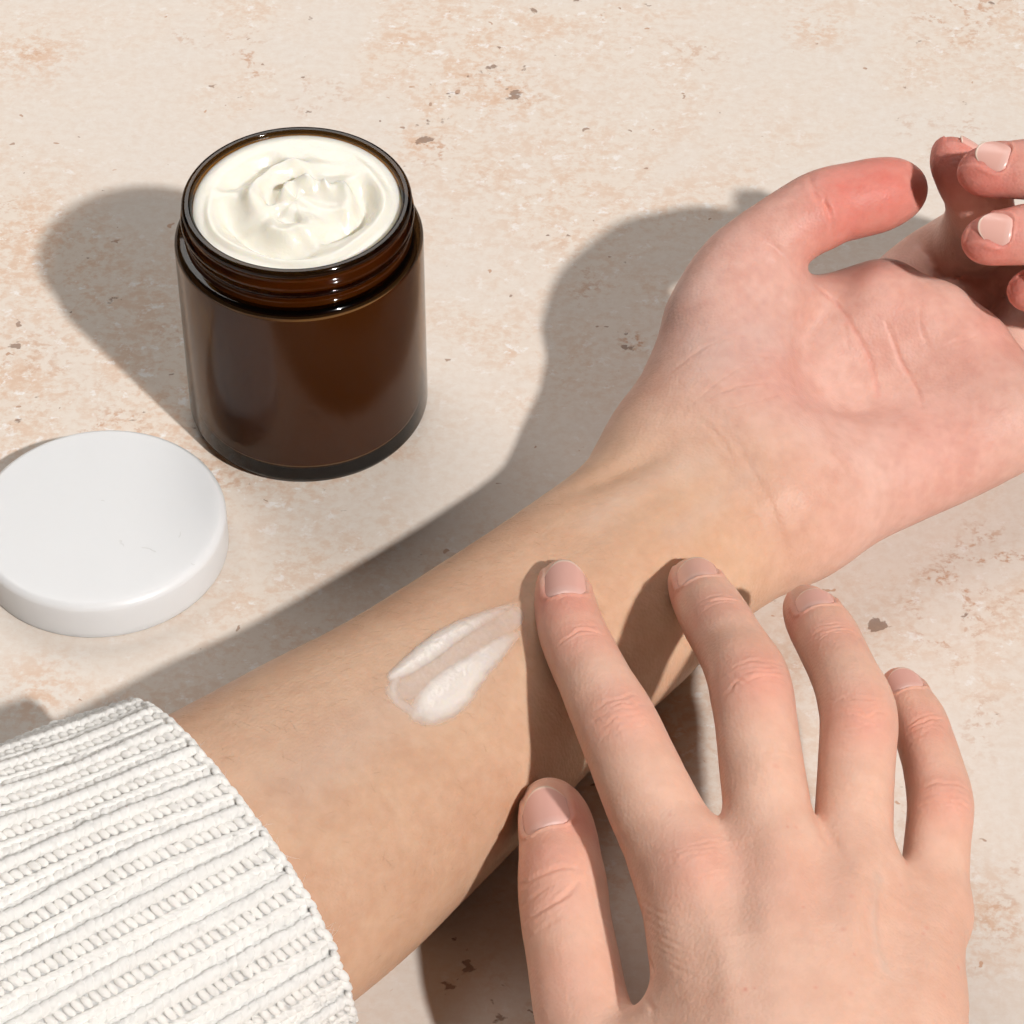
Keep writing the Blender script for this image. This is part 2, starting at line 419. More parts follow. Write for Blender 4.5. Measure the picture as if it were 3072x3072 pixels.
# ------------------------------------------------------------------ the stone top
S = 900.0
bmq = np.array([[-S, -S*.9, 0], [S, -S*.9, 0], [S, S, 0], [-S, S, 0]])
top = mesh_obj('tabletop', bmq, [(0, 1, 2, 3)], table_m, smooth=False); tag(top, kind='structure')

# ------------------------------------------------------------------ jar
JX, JY = -51.3, 38.3
jar = empty('jar', (JX, JY, 0), 'open amber brown glass jar with a threaded neck, filled with white cream', 'jar')
wall = fillet([(0, 3.6), (27.2, 3.6), (28.4, 5.6), (28.4, 54.6), (25.9, 57.8), (25.0, 60.0), (25.0, 67.0)], [1.5, 1.5, 2, 2, 1, .2])
outer = fillet([(25.0, 67.0), (25.6, 67.9), (26.9, 67.9), (27.5, 67.1), (27.5, 66.2), (26.9, 65.5), (26.9, 64.6), (28.0, 63.6), (28.0, 62.8), (26.7, 61.8), (26.7, 60.2),
                (27.1, 59.6), (26.6, 58.6), (27.0, 57.6), (28.9, 57.2), (30, 55.9), (30, 3.0), (28.3, 0.2), (26.0, .15), (25.0, .5), (0, .8)],
               [.3, .5, .4, .4, .4, .5, .5, .4, .6, .6, .5, .4, .5, .5, .9, .9, 2.4, 1.2, .5, .5])
V, Q = lathe(wall+outer[1:], 160, (JX, JY)); gb = mesh_obj('glass_body', V, Q[:, ::-1], glass_m, jar)
gb.data.materials.append(neck_m); gb.data.materials.append(thick_m)
zc = V[Q][:, :, 2].mean(1); rc = np.hypot(V[Q][:, :, 0].mean(1)-JX, V[Q][:, :, 1].mean(1)-JY)
mi = np.where(zc > 57.2, 1, 0); mi = np.where((zc > 66.4) | ((zc < 3.4)) | ((zc > 55.7) & (zc < 57.5) & (rc > 27.2)), 2, mi)
gb.data.polygons.foreach_set('material_index', mi.astype(np.int32))
# raised helical thread
th = []
for t in np.linspace(0, 1, 110): 
    a = math.radians(150+t*330); e = min(1, t*9, (1-t)*9)
    th.append([JX+26.9*math.cos(a), JY+26.9*math.sin(a), 61.3-1.6*t, .15+.5*e])
def tube_mesh(S_, n=10):
    S_ = np.asarray(S_); T = np.gradient(S_[:, :3], axis=0); T /= np.linalg.norm(T, axis=1)[:, None]
    up = np.array([0, 0, 1.0]); A = np.cross(T, up); A /= np.maximum(np.linalg.norm(A, axis=1), 1e-9)[:, None]; B = np.cross(A, T)
    t = np.linspace(0, 2*np.pi, n, endpoint=False)
    V = S_[:, None, :3]+S_[:, None, 3:4]*(A[:, None]*np.cos(t)[None, :, None]+B[:, None]*np.sin(t)[None, :, None])
    m = len(S_); i = np.arange(m-1)[:, None]*n; j = np.arange(n)[None]; j2 = (j+1) % n
    Q = np.stack([i+j, i+j2, i+n+j2, i+n+j], -1).reshape(-1, 4); return V.reshape(-1, 3), Q
V, Q = tube_mesh(th); mesh_obj('screw_thread', V, Q, neck_m, jar)

# ------------------------------------------------------------------ the cream inside
def cream_height(x, y):
    """hollow swirl: x, y in mm from the jar axis"""
    r = np.hypot(x, y); a = np.arctan2(y, x)
    z = 66.5-.8*np.clip((r-22)/3, 0, 1)**2+.04*np.clip(y, -30, 25)
    # furrows (negative) and folds (positive): radius, height, width, from, to (degrees), radius drift, sharper on the inner side
    for r0, amp, wid, a0, a1, gro in ((16.6, -3.6, 3.0, 165, 300, .8), (15.6, -4.2, 2.6, 285, 395, 1.6), (17.0, -2.6, 2.6, 100, 170, 1.0), (20.8, 1.0, 1.5, 150, 430, -.5),
                                      (11.4, 2.6, 2.6, 60, 215, -1.6), (8.0, -2.8, 2.1, 70, 200, -1.2), (4.6, 2.6, 1.9, 20, 190, -1.5), (11.0, 1.8, 3.0, 215, 330, .6), (6.2, -1.5, 2.0, 200, 285, 1.2), (12.6, 2.2, 2.2, 325, 400, -2.0)):
        d0, d1 = math.radians(a0), math.radians(a1)
        for k in (-1, 0, 1):
            q = a+2*math.pi*k; u = (q-d0)/(d1-d0)
            win = np.clip(u*4, 0, 1)*np.clip((1-u)*4, 0, 1); win = win*win*(3-2*win)
            rc = r0+gro*(u-.5)*2+.5*np.sin(q*5+r0); dr = (r-rc)/wid
            prof = np.exp(-np.where(dr > 0, (dr*1.45)**2, np.abs(dr*.8)**1.6))
            z = z+amp*win*prof
    for px, py, h, s in ((6.6, 4.2, 3.6, 1.5), (2.6, 4.4, 2.6, 2.1), (11.5, 2.6, 1.6, 1.5), (-3.5, 1.0, 1.2, 3.0)):
        dx, dy = x-px, y-py; rr = np.hypot(dx*1.1+dy*.5, dy*.8)
        z = z+h*np.exp(-(rr/s)**1.25)
    z = z+.30*np.sin(x*.5+1.5*np.sin(y*.32)+.8)*np.exp(-(r/17)**4)+.16*np.sin(y*1.2+x*.5+2*np.sin(x*.3))*np.exp(-(r/19)**6)
    return np.minimum(z, 71.5)
rr = np.concatenate([[0.02], np.linspace(.25, 24.85, 120)]); tt = np.linspace(0, 2*np.pi, 260, endpoint=False)
R, T = np.meshgrid(rr, tt, indexing='ij'); X, Y = R*np.cos(T), R*np.sin(T); Z = cream_height(X, Y)
V = np.stack([X+JX, Y+JY, Z], -1).reshape(-1, 3)
n = len(tt); i = np.arange(len(rr)-1)[:, None]*n; j = np.arange(n)[None]; j2 = (j+1) % n
Q = np.stack([i+j, i+n+j, i+n+j2, i+j2], -1).reshape(-1, 4)
side = [(24.85, None), (24.9, 60.0), (25.7, 57.7), (28.3, 54.4), (28.3, 5.6), (27.1, 3.75), (.02, 3.75)]
base = len(V); k0 = (len(rr)-1)*n
Vs, Qs = [], []
for q, (r_, z_) in enumerate(side[1:]): Vs.append(np.stack([JX+r_*np.cos(tt), JY+r_*np.sin(tt), np.full(n, z_)], -1))
V = np.vstack([V]+Vs)
prev = k0
for q in range(len(side)-1):
    cur = base+q*n; jj = np.arange(n); j2 = (jj+1) % n
    Qs.append(np.stack([prev+jj, cur+jj, cur+j2, prev+j2], -1)); prev = cur
cream = mesh_obj('cream', V, np.vstack([Q]+Qs), cream_m)
tag(cream, 'thick white cream with a swirled top filling the amber jar', 'cream')

# ------------------------------------------------------------------ lid
LX, LY = -98.9, -11.6
prof = fillet([(.01, 11.0), (28.9, 11.0), (30.2, 9.9), (30.2, .3), (29.6, .05), (28.4, .05), (28.2, 9.0), (.01, 9.2)], [.5, .8, .4, .2, .2, .5])
V, Q = lathe(prof, 200, (LX, LY))
lid = mesh_obj('lid', V, Q[:, ::-1], plastic_m)
tag(lid, 'round white plastic screw lid lying flat beside the jar', 'lid')

def strand(pts, r, n=5):
    S_ = crom(np.array(pts, float), 6); return tube_mesh(np.column_stack([S_, np.full(len(S_), r)]), n)
lint_m, _nt, _b = new_mat('lint'); _b.inputs['Base Color'].default_value = (.60, .59, .57, 1); _b.inputs['Roughness'].default_value = .9
for pl in ([(357, 1624), (365, 1622), (362, 1630), (371, 1634), (370, 1639)], [(425, 1643), (445, 1645), (468, 1656)], [(536, 1612), (541, 1605), (541, 1597)], [(303, 1502), (309, 1501), (313, 1504)], [(573, 1690), (579, 1694), (585, 1694)]):
    V, Q = strand([P(x, y, 11.06) for x, y in pl], .045); mesh_obj('lint', V, Q, lint_m, lid)

# ------------------------------------------------------------------ forearm and open hand (palm up)
ARM_UL = [((60, 2385), 1100), ((509, 2150), 1008), ((760, 2016), 930), ((1018, 1884), 838), ((1400, 1646), 725), ((1590, 1518), 690), ((1750, 1400), 655), ((1892, 1240), 672), ((1985, 1120), 740)]
nrm = np.array([.64, .768])
def arm_rows(k, rfrac, z):
    st = []
    for i, ((ux, uy), wdt) in enumerate(ARM_UL):
        r = wdt*rfrac; c = np.array([ux, uy])+nrm*(r+(wdt-2*r)*k); st.append((c[0], c[1], z[i], r))
    return st
armz = [23, 23, 22.5, 21, 18.5, 17.5, 17, 17.5, 20]
up_z = [z+2 for z in armz]
LA = {
 'arm_u': arm_rows(0, .31, up_z), 'arm_m': arm_rows(.5, .33, [z+3 for z in armz]), 'arm_l': arm_rows(1, .31, armz),
}
LP = {
 'ray_i': [(2030, 1330, 22, 170), (2300, 1160, 22, 165), (2500, 1010, 25, 155), (2648, 925, 29, 140)],
 'ray_m': [(2060, 1420, 20, 170), (2350, 1260, 18, 165), (2600, 1110, 20, 155), (2800, 1010, 24, 145)],
 'ray_r': [(2120, 1500, 19, 170), (2420, 1360, 15, 165), (2700, 1220, 16, 155), (2920, 1130, 20, 145)],
 'ray_l': [(2200, 1570, 17, 165), (2480, 1470, 14, 155), (2760, 1350, 13, 150), (3000, 1260, 17, 140)],
 'hypo': [(2200, 1610, 18, 150), (2420, 1530, 18, 170), (2650, 1420, 17, 175), (2850, 1340, 16, 165), (3010, 1265, 17, 150)],
 'then': [(2080, 1330, 22, 150), (2110, 1180, 28, 158), (2140, 1020, 34, 160), (2185, 900, 39, 150), (2230, 820, 42, 135)],
 'web': [(2300, 900, 40, 105), (2400, 903, 37, 82), (2500, 902, 33, 80), (2590, 905, 31, 95)],
 'then2': [(2170, 1260, 27, 130), (2240, 1100, 33, 135), (2280, 970, 37, 120), (2290, 880, 40, 110)],
}
L_THUMB = [(2150, 960, 38, 150), (2212, 838, 43, 138), (2270, 762, 47, 126), (2340, 705, 50, 119), (2400, 664, 52, 117), (2450, 637, 53, 120), (2500, 615, 53, 117), (2560, 602, 53, 115), (2625, 587, 53, 113), (2672, 574, 53, 102), (2700, 567, 53, 84), (2714, 564, 53, 64)]
LF = {
 'index': [(2640, 950, 20, 122), (2715, 868, 17, 120), (2790, 803, 18, 117), (2868, 752, 24, 114), (2922, 712, 32, 114), (2940, 645, 42, 105), (2932, 585, 50, 101), (2902, 535, 55, 94), (2870, 490, 58, 80), (2850, 462, 59, 58)],
 'middle': [(2800, 1030, 18, 125), (2910, 915, 15, 120), (3030, 815, 20, 116), (3170, 720, 30, 113), (3270, 635, 45, 112), (3265, 560, 60, 104), (3170, 515, 68, 98), (3090, 508, 71, 92), (3010, 511, 71, 85), (2955, 515, 71, 77), (2927, 519, 71, 57)],
 'ring': [(2920, 1150, 15, 122), (3030, 1030, 13, 116), (3150, 915, 19, 112), (3270, 815, 30, 110), (3325, 755, 43, 108), (3280, 708, 55, 102), (3180, 695, 60, 97), (3080, 703, 62, 92), (3010, 713, 62, 84), (2965, 721, 62, 75), (2942, 724, 62, 59)],
 'little': [(3000, 1275, 13, 112), (3110, 1170, 12, 104), (3230, 1065, 17, 98), (3325, 980, 26, 94), (3340, 915, 36, 90), (3275, 872, 43, 86), (3190, 862, 46, 80), (3120, 868, 46, 73), (3085, 873, 46, 63), (3072, 876, 46, 50)],
}
L_PADS = [[(2560, 1010, 28, 120), (2630, 930, 33, 126), (2660, 905, 33, 112)], [(2700, 1050, 26, 125), (2770, 985, 30, 128), (2805, 965, 30, 118)], [(2820, 1140, 22, 125), (2880, 1075, 26, 128), (2915, 1050, 26, 118)], [(2900, 1260, 19, 120), (2960, 1190, 22, 125), (2995, 1160, 22, 115)]]
H_L, H_R = 0.88, 0.68
def blend(Fd, D, st, k, body=None):
    """smooth-union a tube into D, touching only the box round it; with body given, the tube blends with body alone"""
    S_ = tube_pts(st); m = max(k, 3)+1.5
    lo = (S_[:, :3]-S_[:, 3:4]).min(0)-m; hi = (S_[:, :3]+S_[:, 3:4]).max(0)+m
    i0 = np.clip(np.floor((lo-Fd.lo)/Fd.h).astype(int), 0, Fd.n); i1 = np.clip(np.ceil((hi-Fd.lo)/Fd.h).astype(int)+1, 0, Fd.n)
    sl = tuple(slice(a, b) for a, b in zip(i0, i1))
    sub = Field.__new__(Field); sub.h = Fd.h; sub.cap = Fd.cap; sub.lo = Fd.lo+i0*Fd.h; sub.n = i1-i0; sub.ax = [Fd.ax[i][sl[i]] for i in range(3)]
    A = sub.tube(S_, margin=m)
    if body is None: D[sl] = smin(D[sl], A, np.float32(k))
    else: D[sl] = np.minimum(D[sl], smin(body[sl], A, np.float32(k)))
def build_left():
    Fd = Field((-158, -166, -3), (172, 118, 90), H_L); Fd.cap = 20.0
    D = Fd.blank()
    for k in ('arm_u', 'arm_m', 'arm_l'): blend(Fd, D, LA[k], 14)
    Pm = Fd.blank()
    for k in ('ray_i', 'ray_m', 'ray_r', 'ray_l', 'hypo'): blend(Fd, Pm, LP[k], 7)
    for st in L_PADS: blend(Fd, Pm, st, 5)
    blend(Fd, Pm, LP['web'], 4)
    Tn = Fd.blank()
    for k in ('then', 'then2'): blend(Fd, Tn, LP[k], 10)
    Pm = smin(Pm, Tn, np.float32(4)); D = smin(D, Pm, np.float32(12)); del Pm, Tn
    body = D.copy()
    blend(Fd, D, L_THUMB, 3)
    for k, st in LF.items(): blend(Fd, D, st, 2.2, body)
    Z = Fd.ax[2].astype(np.float32); nz = int(np.searchsorted(Z, 5.0))
    D[:, :, :nz] = smax(D[:, :, :nz], (np.float32(.25)-Z[:nz])[None, None], np.float32(1.5))
    return surface_net(D, Fd.lo, Fd.h)

R_PALM = {
 'mi': [(2060, 2600, 47, 150), (2110, 2800, 47, 165), (2160, 3050, 46, 170), (2230, 3400, 44, 190), (2290, 3750, 43, 200)],
 'mm': [(2325, 2590, 50, 150), (2330, 2800, 51, 165), (2330, 3050, 50, 175), (2340, 3400, 48, 200), (2350, 3750, 46, 215)],
 'mr': [(2560, 2640, 47, 142), (2530, 2820, 49, 160), (2500, 3050, 48, 175), (2460, 3400, 46, 200), (2410, 3750, 45, 210)],
 'ml': [(2790, 2740, 40, 118), (2745, 2880, 42, 150), (2720, 3060, 43, 185), (2640, 3400, 42, 220), (2500, 3750, 43, 210)],
}
R_THUMB = [(2060, 3420, 34, 190), (1880, 3280, 32, 165), (1762, 3080, 31, 149), (1718, 2870, 31, 139), (1697, 2750, 31, 136), (1688, 2660, 31, 135), (1681, 2590, 30, 126), (1676, 2530, 29, 120), (1665, 2470, 28, 112), (1650, 2425, 27, 92), (1640, 2400, 27, 58)]
RF = {
 'index': [(2065, 2620, 47, 150), (2005, 2510, 48, 144), (1950, 2400, 49, 138), (1893, 2270, 49, 130), (1862, 2200, 49.5, 127), (1838, 2148, 49.5, 123), (1805, 2085, 49, 115), (1777, 2027, 48, 109), (1745, 1962, 47, 106), (1719, 1903, 46, 102), (1703, 1850, 44.5, 97), (1692, 1800, 43, 90), (1685, 1755, 42, 76), (1684, 1727, 41.5, 52)],
 'middle': [(2330, 2600, 50, 148), (2310, 2490, 52, 137), (2297, 2390, 54, 131), (2281, 2272, 56, 127), (2268, 2165, 58, 124), (2256, 2085, 58.5, 126), (2240, 2025, 57.5, 122), (2212, 1970, 55, 112), (2180, 1915, 52, 107), (2142, 1850, 47, 104), (2108, 1795, 41, 94), (2082, 1750, 36, 80), (2073, 1728, 34, 60)],
 'ring': [(2562, 2660, 47, 138), (2560, 2530, 49, 122), (2565, 2375, 51, 117), (2573, 2245, 53, 117), (2577, 2165, 54, 118), (2566, 2105, 53.5, 114), (2542, 2045, 52, 104), (2515, 1985, 49.5, 100), (2478, 1910, 46, 99), (2445, 1860, 42, 90), (2424, 1825, 39, 76), (2415, 1806, 38, 54)],
 'little': [(2792, 2745, 40, 115), (2805, 2620, 41, 104), (2813, 2520, 42, 100), (2821, 2440, 43, 101), (2818, 2385, 43, 99), (2802, 2310, 42.5, 92), (2780, 2235, 41.5, 88), (2755, 2165, 40, 86), (2725, 2110, 38.5, 78), (2703, 2065, 37, 66), (2694, 2044, 36.5, 46)],
}
def build_right():
    Fd = Field((-12, -290, 8), (135, 2, 84), H_R); D = Fd.blank()
    for k in ('mi', 'mm', 'mr', 'ml'): blend(Fd, D, R_PALM[k], 9)
    for st in ([(2150, 2750, 40, 150), (2180, 3400, 36, 190)], [(2600, 2800, 38, 150), (2560, 3400, 36, 200)], [(1960, 3150, 38, 120), (2080, 3400, 38, 170)]): blend(Fd, D, st, 9)
    body = D.copy()
    blend(Fd, D, R_THUMB, 5)
    for k, st in RF.items(): blend(Fd, D, st, 4, body)
    return surface_net(D, Fd.lo, Fd.h)

class Skin:
    """a refined skin mesh that takes bumps, creases, blush and nails before it becomes an object"""
    def __init__(s, V, Q):
        V = relax(V, Q, 3); s.V, s.Q, s.N = refine(V, Q, 1); s.ray = Ray(s.V, s.Q)
        s.off = np.zeros(len(s.V)); s.red = np.zeros(len(s.V)); s.vein = np.zeros(len(s.V)); s.V0 = s.V.copy(); s.nails = []; s.wn = vnoise(s.V, .5, 2, 5)-.5
    def on(s, pts, n=None):
        """pixels -> points on the visible surface"""
        q = crom(np.array(pts, float), 6) if len(pts) > 2 else np.linspace(pts[0], pts[1], 8)
        out = [s.ray.px(*p)[0] for p in q]; return np.array([p for p in out if p is not None])
    def line(s, pts, width, depth, taper=True, lip=.25, wob=0.0, vein=0.0, red=0.0):
        c = s.on(pts)
        if len(c) < 2: return
        lip = lip if width < 3 else 0.0
        d, t = seg_dist(s.V, c, 3*width+2)
        if wob: d = np.abs(d+wob*s.wn)
        e = np.exp(-(d/width)**2)-lip*np.exp(-((d-2.2*width)/width)**2)
        if taper: e = e*np.sqrt(np.clip(np.sin(np.pi*np.clip(t*.94+.03, 0, 1)), 0, 1))
        s.off -= depth*e
        if vein: s.vein += vein*np.exp(-(d/(width*1.5))**2)
        if red: s.red += red*np.exp(-(d/(width*1.6))**2)
    def bump(s, px, py, r, h):
        c, n = s.ray.px(px, py)
        if c is None: return
        s.off += h*np.exp(-(np.linalg.norm(s.V-c, axis=1)/r)**2)
    def blush(s, px, py, r, amt, z=None):
        c = s.ray.px(px, py)[0] if z is None else P(px, py, z)
        if c is None: return
        s.red = np.maximum(s.red, amt*np.exp(-(np.linalg.norm(s.V-c, axis=1)/r)**2.4))
    def knuckle(s, px, py, ax, half, span, n=5, depth=.16, seed=1):
        """transverse wrinkles over a finger joint; ax is the finger's direction in the picture"""
        c, nn = s.ray.px(px, py)
        if c is None: return
        c2 = s.ray.px(px+ax[0]*25, py+ax[1]*25)[0]
        if c2 is None: return
        u = c2-c; u -= nn*(u@nn); u /= np.linalg.norm(u); w = np.cross(nn, u)
        q = s.V-c; m = np.where(np.linalg.norm(q, axis=1) < half*2.2)[0]; q = q[m]; U, W, Z = q@u, q@w, q@nn
        r = np.random.default_rng(seed); o = np.zeros(len(m))
        jit = vnoise(s.V[m], .35, 2, seed)-.5
        for k in range(n):
            u0 = (k-(n-1)/2)*span/max(n-1, 1)+r.normal(0, .15*span/n); cur = r.normal(.0, .012)+.018*np.sign(u0)
            dpt = .55*depth*(.4+.9*r.random())*(1.7 if k == n//2 else 1); hw = half*(.5+.4*r.random()); w0 = r.normal(0, .12*half)
            d = U-u0-cur*W*W-2.6*jit
            o -= 1.35*dpt*(np.exp(-(d/.34)**2)-.35*np.exp(-((np.abs(d)-.8)/.4)**2))*np.exp(-((W-w0)/hw)**4)
        fine = vnoise(s.V[m]*np.array([1, 1, 1]), .9, 1, seed+9)-.5
        o += .10*fine*np.exp(-(U/span*1.6)**2-(W/half*1.3)**2)
        o = o*sstep(-half*.9, -half*.25, Z)
        s.off[m] += o
        s.off[m] += .75*np.exp(-((U/(half*.75))**2+(W/(half*.8))**2))*(span > 6)*sstep(-half*.9, 0, Z)
    def nail(s, base, tip, halfw, over=.6, lift=.12, nrm=None, round_tip=.32):
        """base, tip: pixels of the cuticle and of the free edge (or 3-D points with nrm given)"""
        if nrm is None:
            b, nb = s.ray.px(*base); t, ntp = s.ray.px(*tip)
            mid = ((base[0]+tip[0])/2, (base[1]+tip[1])/2); mc, nm = s.ray.px(*mid)
            if b is None or t is None: return
            nn = nb*.6+nm*1.0; nn /= np.linalg.norm(nn)
        else:
            b, t, nn = np.array(base, float), np.array(tip, float), np.array(nrm, float)/np.linalg.norm(nrm)
        e1 = t-b; e1 -= nn*(e1@nn); Ln = np.linalg.norm(e1); e1 /= Ln; e2 = np.cross(nn, e1)
        rows = []
        for u in np.linspace(.0, .72, 7):
            for v in np.linspace(-.85, .85, 7):
                h, hn = s.ray.cast(b+e1*u*Ln+e2*v*halfw+nn*9, -nn, 22)
                if h is not None:
                    z = (h-b)@nn
                    if abs(z) < halfw: rows.append((u, v, z))
        if len(rows) < 12: return
        R_ = np.array(rows); u, v, z = R_.T; A = np.stack([np.ones_like(u), u, u*u, v*v, v], 1); co = np.linalg.lstsq(A, z, rcond=None)[0]
        def hgt(u, v): return co[0]+co[1]*u+min(co[2], 0)*u*u*.9+co[3]*v*v+co[4]*v
        nu, nv = 26, 19; G = np.zeros((nu, nv, 3)); ns = np.zeros((nu, nv)); Lt = Ln+over
        for i, uu in enumerate(np.linspace(0, 1, nu)):
            wd = (1-(1-min(uu/.46, 1))**2.6)**.52*(1-.08*uu)
            for j, vv in enumerate(np.linspace(-1, 1, nv)):
                y = vv*wd; x = uu-round_tip*uu**3*abs(vv)**2.4*.62
                G[i, j] = b+e1*x*Lt+e2*y*halfw+nn*(hgt(x*Lt/Ln, y)+lift-.32*abs(vv)**4*(1-.5*uu)-.55*(1-min(uu/.12, 1))); ns[i, j] = uu
        s.nails.append((G, ns, nn))
        # seat the plate: bed pressed in, folds raised round it
        q = s.V-b; m = np.where(np.linalg.norm(q, axis=1) < Ln*2+halfw)[0]; q = q[m]; x = q@e1/Ln; y = q@e2/halfw; zz = q@nn-hgt(x, y); near = np.abs(zz) < 1.8
        wd = np.clip(1-(1-np.clip(x/.46, 0, 1))**2.6, 0, 1)**.52
        ins = np.clip((np.minimum(wd-np.abs(y), np.minimum((x-.09)/.25, 3)))*halfw, -3, 3)
        o = -.42*sstep(-.05, .7, ins); fold = np.exp(-((ins+.55)/.55)**2)*.36*sstep(1.0, .7, x)*sstep(-.4, -.1, x); o = o+fold
        s.off[m] += np.where(near, o, 0)
        s.red[m] = np.maximum(s.red[m], np.where(near, .35*np.exp(-((ins+.5)/1.0)**2), 0))
    def make(s, name, parent, colour):
        s.off += .10*(vnoise(s.V, .30, 2, 71)-.5)+.012*(vnoise(s.V, 1.1, 2, 72)-.5)
        s.V = s.V+s.N*s.off[:, None]
        col = np.clip(colour(s), 0, 1)
        o = mesh_obj(name, s.V, s.Q, skin_m, parent)
        at = o.data.attributes.new('pigment', 'FLOAT_COLOR', 'POINT'); at.data.foreach_set('color', np.hstack([col, np.ones((len(col), 1))]).astype(np.float32).ravel())
        for G, ns, nn in s.nails:
            nu, nv = ns.shape; T_ = G.reshape(-1, 3); B_ = T_-nn*.34; V_ = np.vstack([T_, B_]); k = nu*nv; F_ = []
            idx = lambda i, j: i*nv+j
            for i in range(nu-1):
                for j in range(nv-1):
                    F_.append((idx(i, j), idx(i, j+1), idx(i+1, j+1), idx(i+1, j))); F_.append((k+idx(i, j), k+idx(i+1, j), k+idx(i+1, j+1), k+idx(i, j+1)))
            for j in range(nv-1): F_.append((idx(nu-1, j), idx(nu-1, j+1), k+idx(nu-1, j+1), k+idx(nu-1, j)))
            for i in range(nu-1):
                for j, fl in ((0, 0), (nv-1, 1)):
                    f = (idx(i, j), idx(i+1, j), k+idx(i+1, j), k+idx(i, j)); F_.append(f[::-1] if fl else f)
            mesh_obj('fingernail', V_, F_, nail_m, parent, attrs={'ns': np.tile(ns.ravel(), 2)})
        return o
def lerp(a, b, t): return np.asarray(a)*(1-t[:, None])+np.asarray(b)*t[:, None]

# ---- forearm
armO = empty('forearm', P(1700, 1900, 0), 'bare forearm lying palm up on the stone, hand open with curled fingers', 'arm')
LS = Skin(*build_left())
def c3(*pts): return [(2172+x*.46584, 300+y*.46584) for x, y in pts]
def c4(*pts): return [(1700+x*.71014, 800+y*.71014) for x, y in pts]
def c6(*pts): return [(2600+x*.3882, 350+y*.3882) for x, y in pts]
LS.line(c3((545, 490), (600, 630), (680, 710), (702, 880)), .7, .45, red=.2, lip=.1)
LS.line(c3((600, 560), (650, 640), (668, 760)), .5, .22); LS.line(c3((640, 640), (672, 720), (680, 830)), .45, .18)
LS.line(c3((250, 905), (340, 960), (445, 1075)), 1.0, .4, lip=.05)
LS.line(c3((590, 1195), (700, 1290), (790, 1400), (880, 1560), (950, 1700), (995, 1880)), .6, .36, wob=1.0, red=.26, lip=.04)
LS.line(c3((1040, 1420), (1080, 1530), (1150, 1700), (1240, 1850), (1290, 1960)), .55, .32, wob=1.0, red=.24, lip=.04)
LS.line(c3((1258, 1310), (1262, 1450), (1320, 1600)), .5, .2, wob=1.0, red=.15, lip=.04)
LS.line(c3((720, 1320), (780, 1480), (800, 1600)), .5, .15, wob=.8)
LS.line(c3((1330, 1620), (1480, 1560), (1620, 1520)), .5, .16, wob=.8)
LS.line(c4((430, 450), (600, 330), (740, 290), (820, 280)), .42, .16, wob=.8); LS.line(c4((690, 350), (830, 376), (950, 378)), .42, .16, wob=.8)
LS.line(c4((530, 575), (640, 485), (740, 420), (800, 380)), .45, .2, wob=.8); LS.line(c4((600, 555), (720, 505), (900, 480)), .42, .2, wob=.8)
LS.line(c4((640, 600), (780, 575), (930, 525)), .42, .14, wob=.8); LS.line(c4((580, 520), (690, 520), (760, 500)), .4, .12, wob=.8)
LS.line(c4((660, 680), (740, 790), (800, 890), (850, 980)), 1.3, .35, wob=1.5, lip=.05)
LS.line(c4((560, 640), (660, 740), (720, 850)), .6, .18, wob=1.5); LS.line(c4((860, 1000), (900, 1100), (930, 1200)), .8, .2, wob=1.5)
# soft forms: hollow of the palm, tendons at the wrist
LS.line([(2400, 1170), (2560, 1190), (2760, 1225), (2920, 1240)], 8.0, 1.6, lip=0)
LS.line(c4((0, 960), (250, 850), (480, 720)), 4.0, 1.0, lip=.3); LS.line(c4((40, 1180), (330, 1000), (600, 830)), 3.2, .45, lip=.4)
LS.line([(1200, 1960), (1500, 1790), (1760, 1600)], 6.0, .7, lip=.3)
for k, (x, y) in enumerate([(1100, 800), (1180, 810), (1260, 830), (1340, 850), (1420, 850), (1500, 850), (1580, 830), (1660, 800)]):
    LS.line(c4((x, y), (x+25, y+60), (x+60, y+125)), .4, .09, wob=.6)
for p in ((2660, 560, 17, 1.0), (2580, 610, 16, .95), (2500, 690, 12, .6), (2400, 560, 12, .3)): LS.blush(*p)
for p in ((2850, 470, 13, .9, 59), (2940, 530, 14, .9, 71), (2960, 735, 14, .9, 62), (3075, 885, 13, .9, 46), (3020, 575, 12, .35, 71), (3040, 770, 12, .35, 62)): LS.blush(*p)
for p in ((2330, 1130, 14, .22), (2460, 1560, 16, .16), (2850, 1330, 18, .25), (2700, 950, 14, .2), (2900, 1050, 14, .2), (2300, 700, 12, .2)): LS.blush(*p)
LS.vein += 0
LS.line([(2010, 880), (2080, 1000), (2200, 1060), (2300, 1010)], 5, 0, vein=.25); LS.line([(1780, 1560), (1930, 1450), (2100, 1380)], 2.6, 0, vein=.2); LS.line([(2020, 1600), (2150, 1500), (2240, 1420)], 2.2, 0, vein=.2)
LS.line([(900, 2350), (1150, 2150), (1380, 1990)], 5, 0, vein=.18)
# nails
LS.nail((3036, 476), (2940, 452), 4.3, over=1.0, round_tip=.6); LS.nail((3046, 690), (2946, 676), 4.3, over=1.0, round_tip=.6); LS.nail((3150, 840), (3085, 835), 3.8, round_tip=.6)
ti = P(2850, 462, 59); LS.nail(P(2890, 515, 56)+np.array([4.5, 1.5, 5.0]), ti+np.array([3.5, 1.5, 5.0]), 4.0, nrm=(.62, .15, .75))

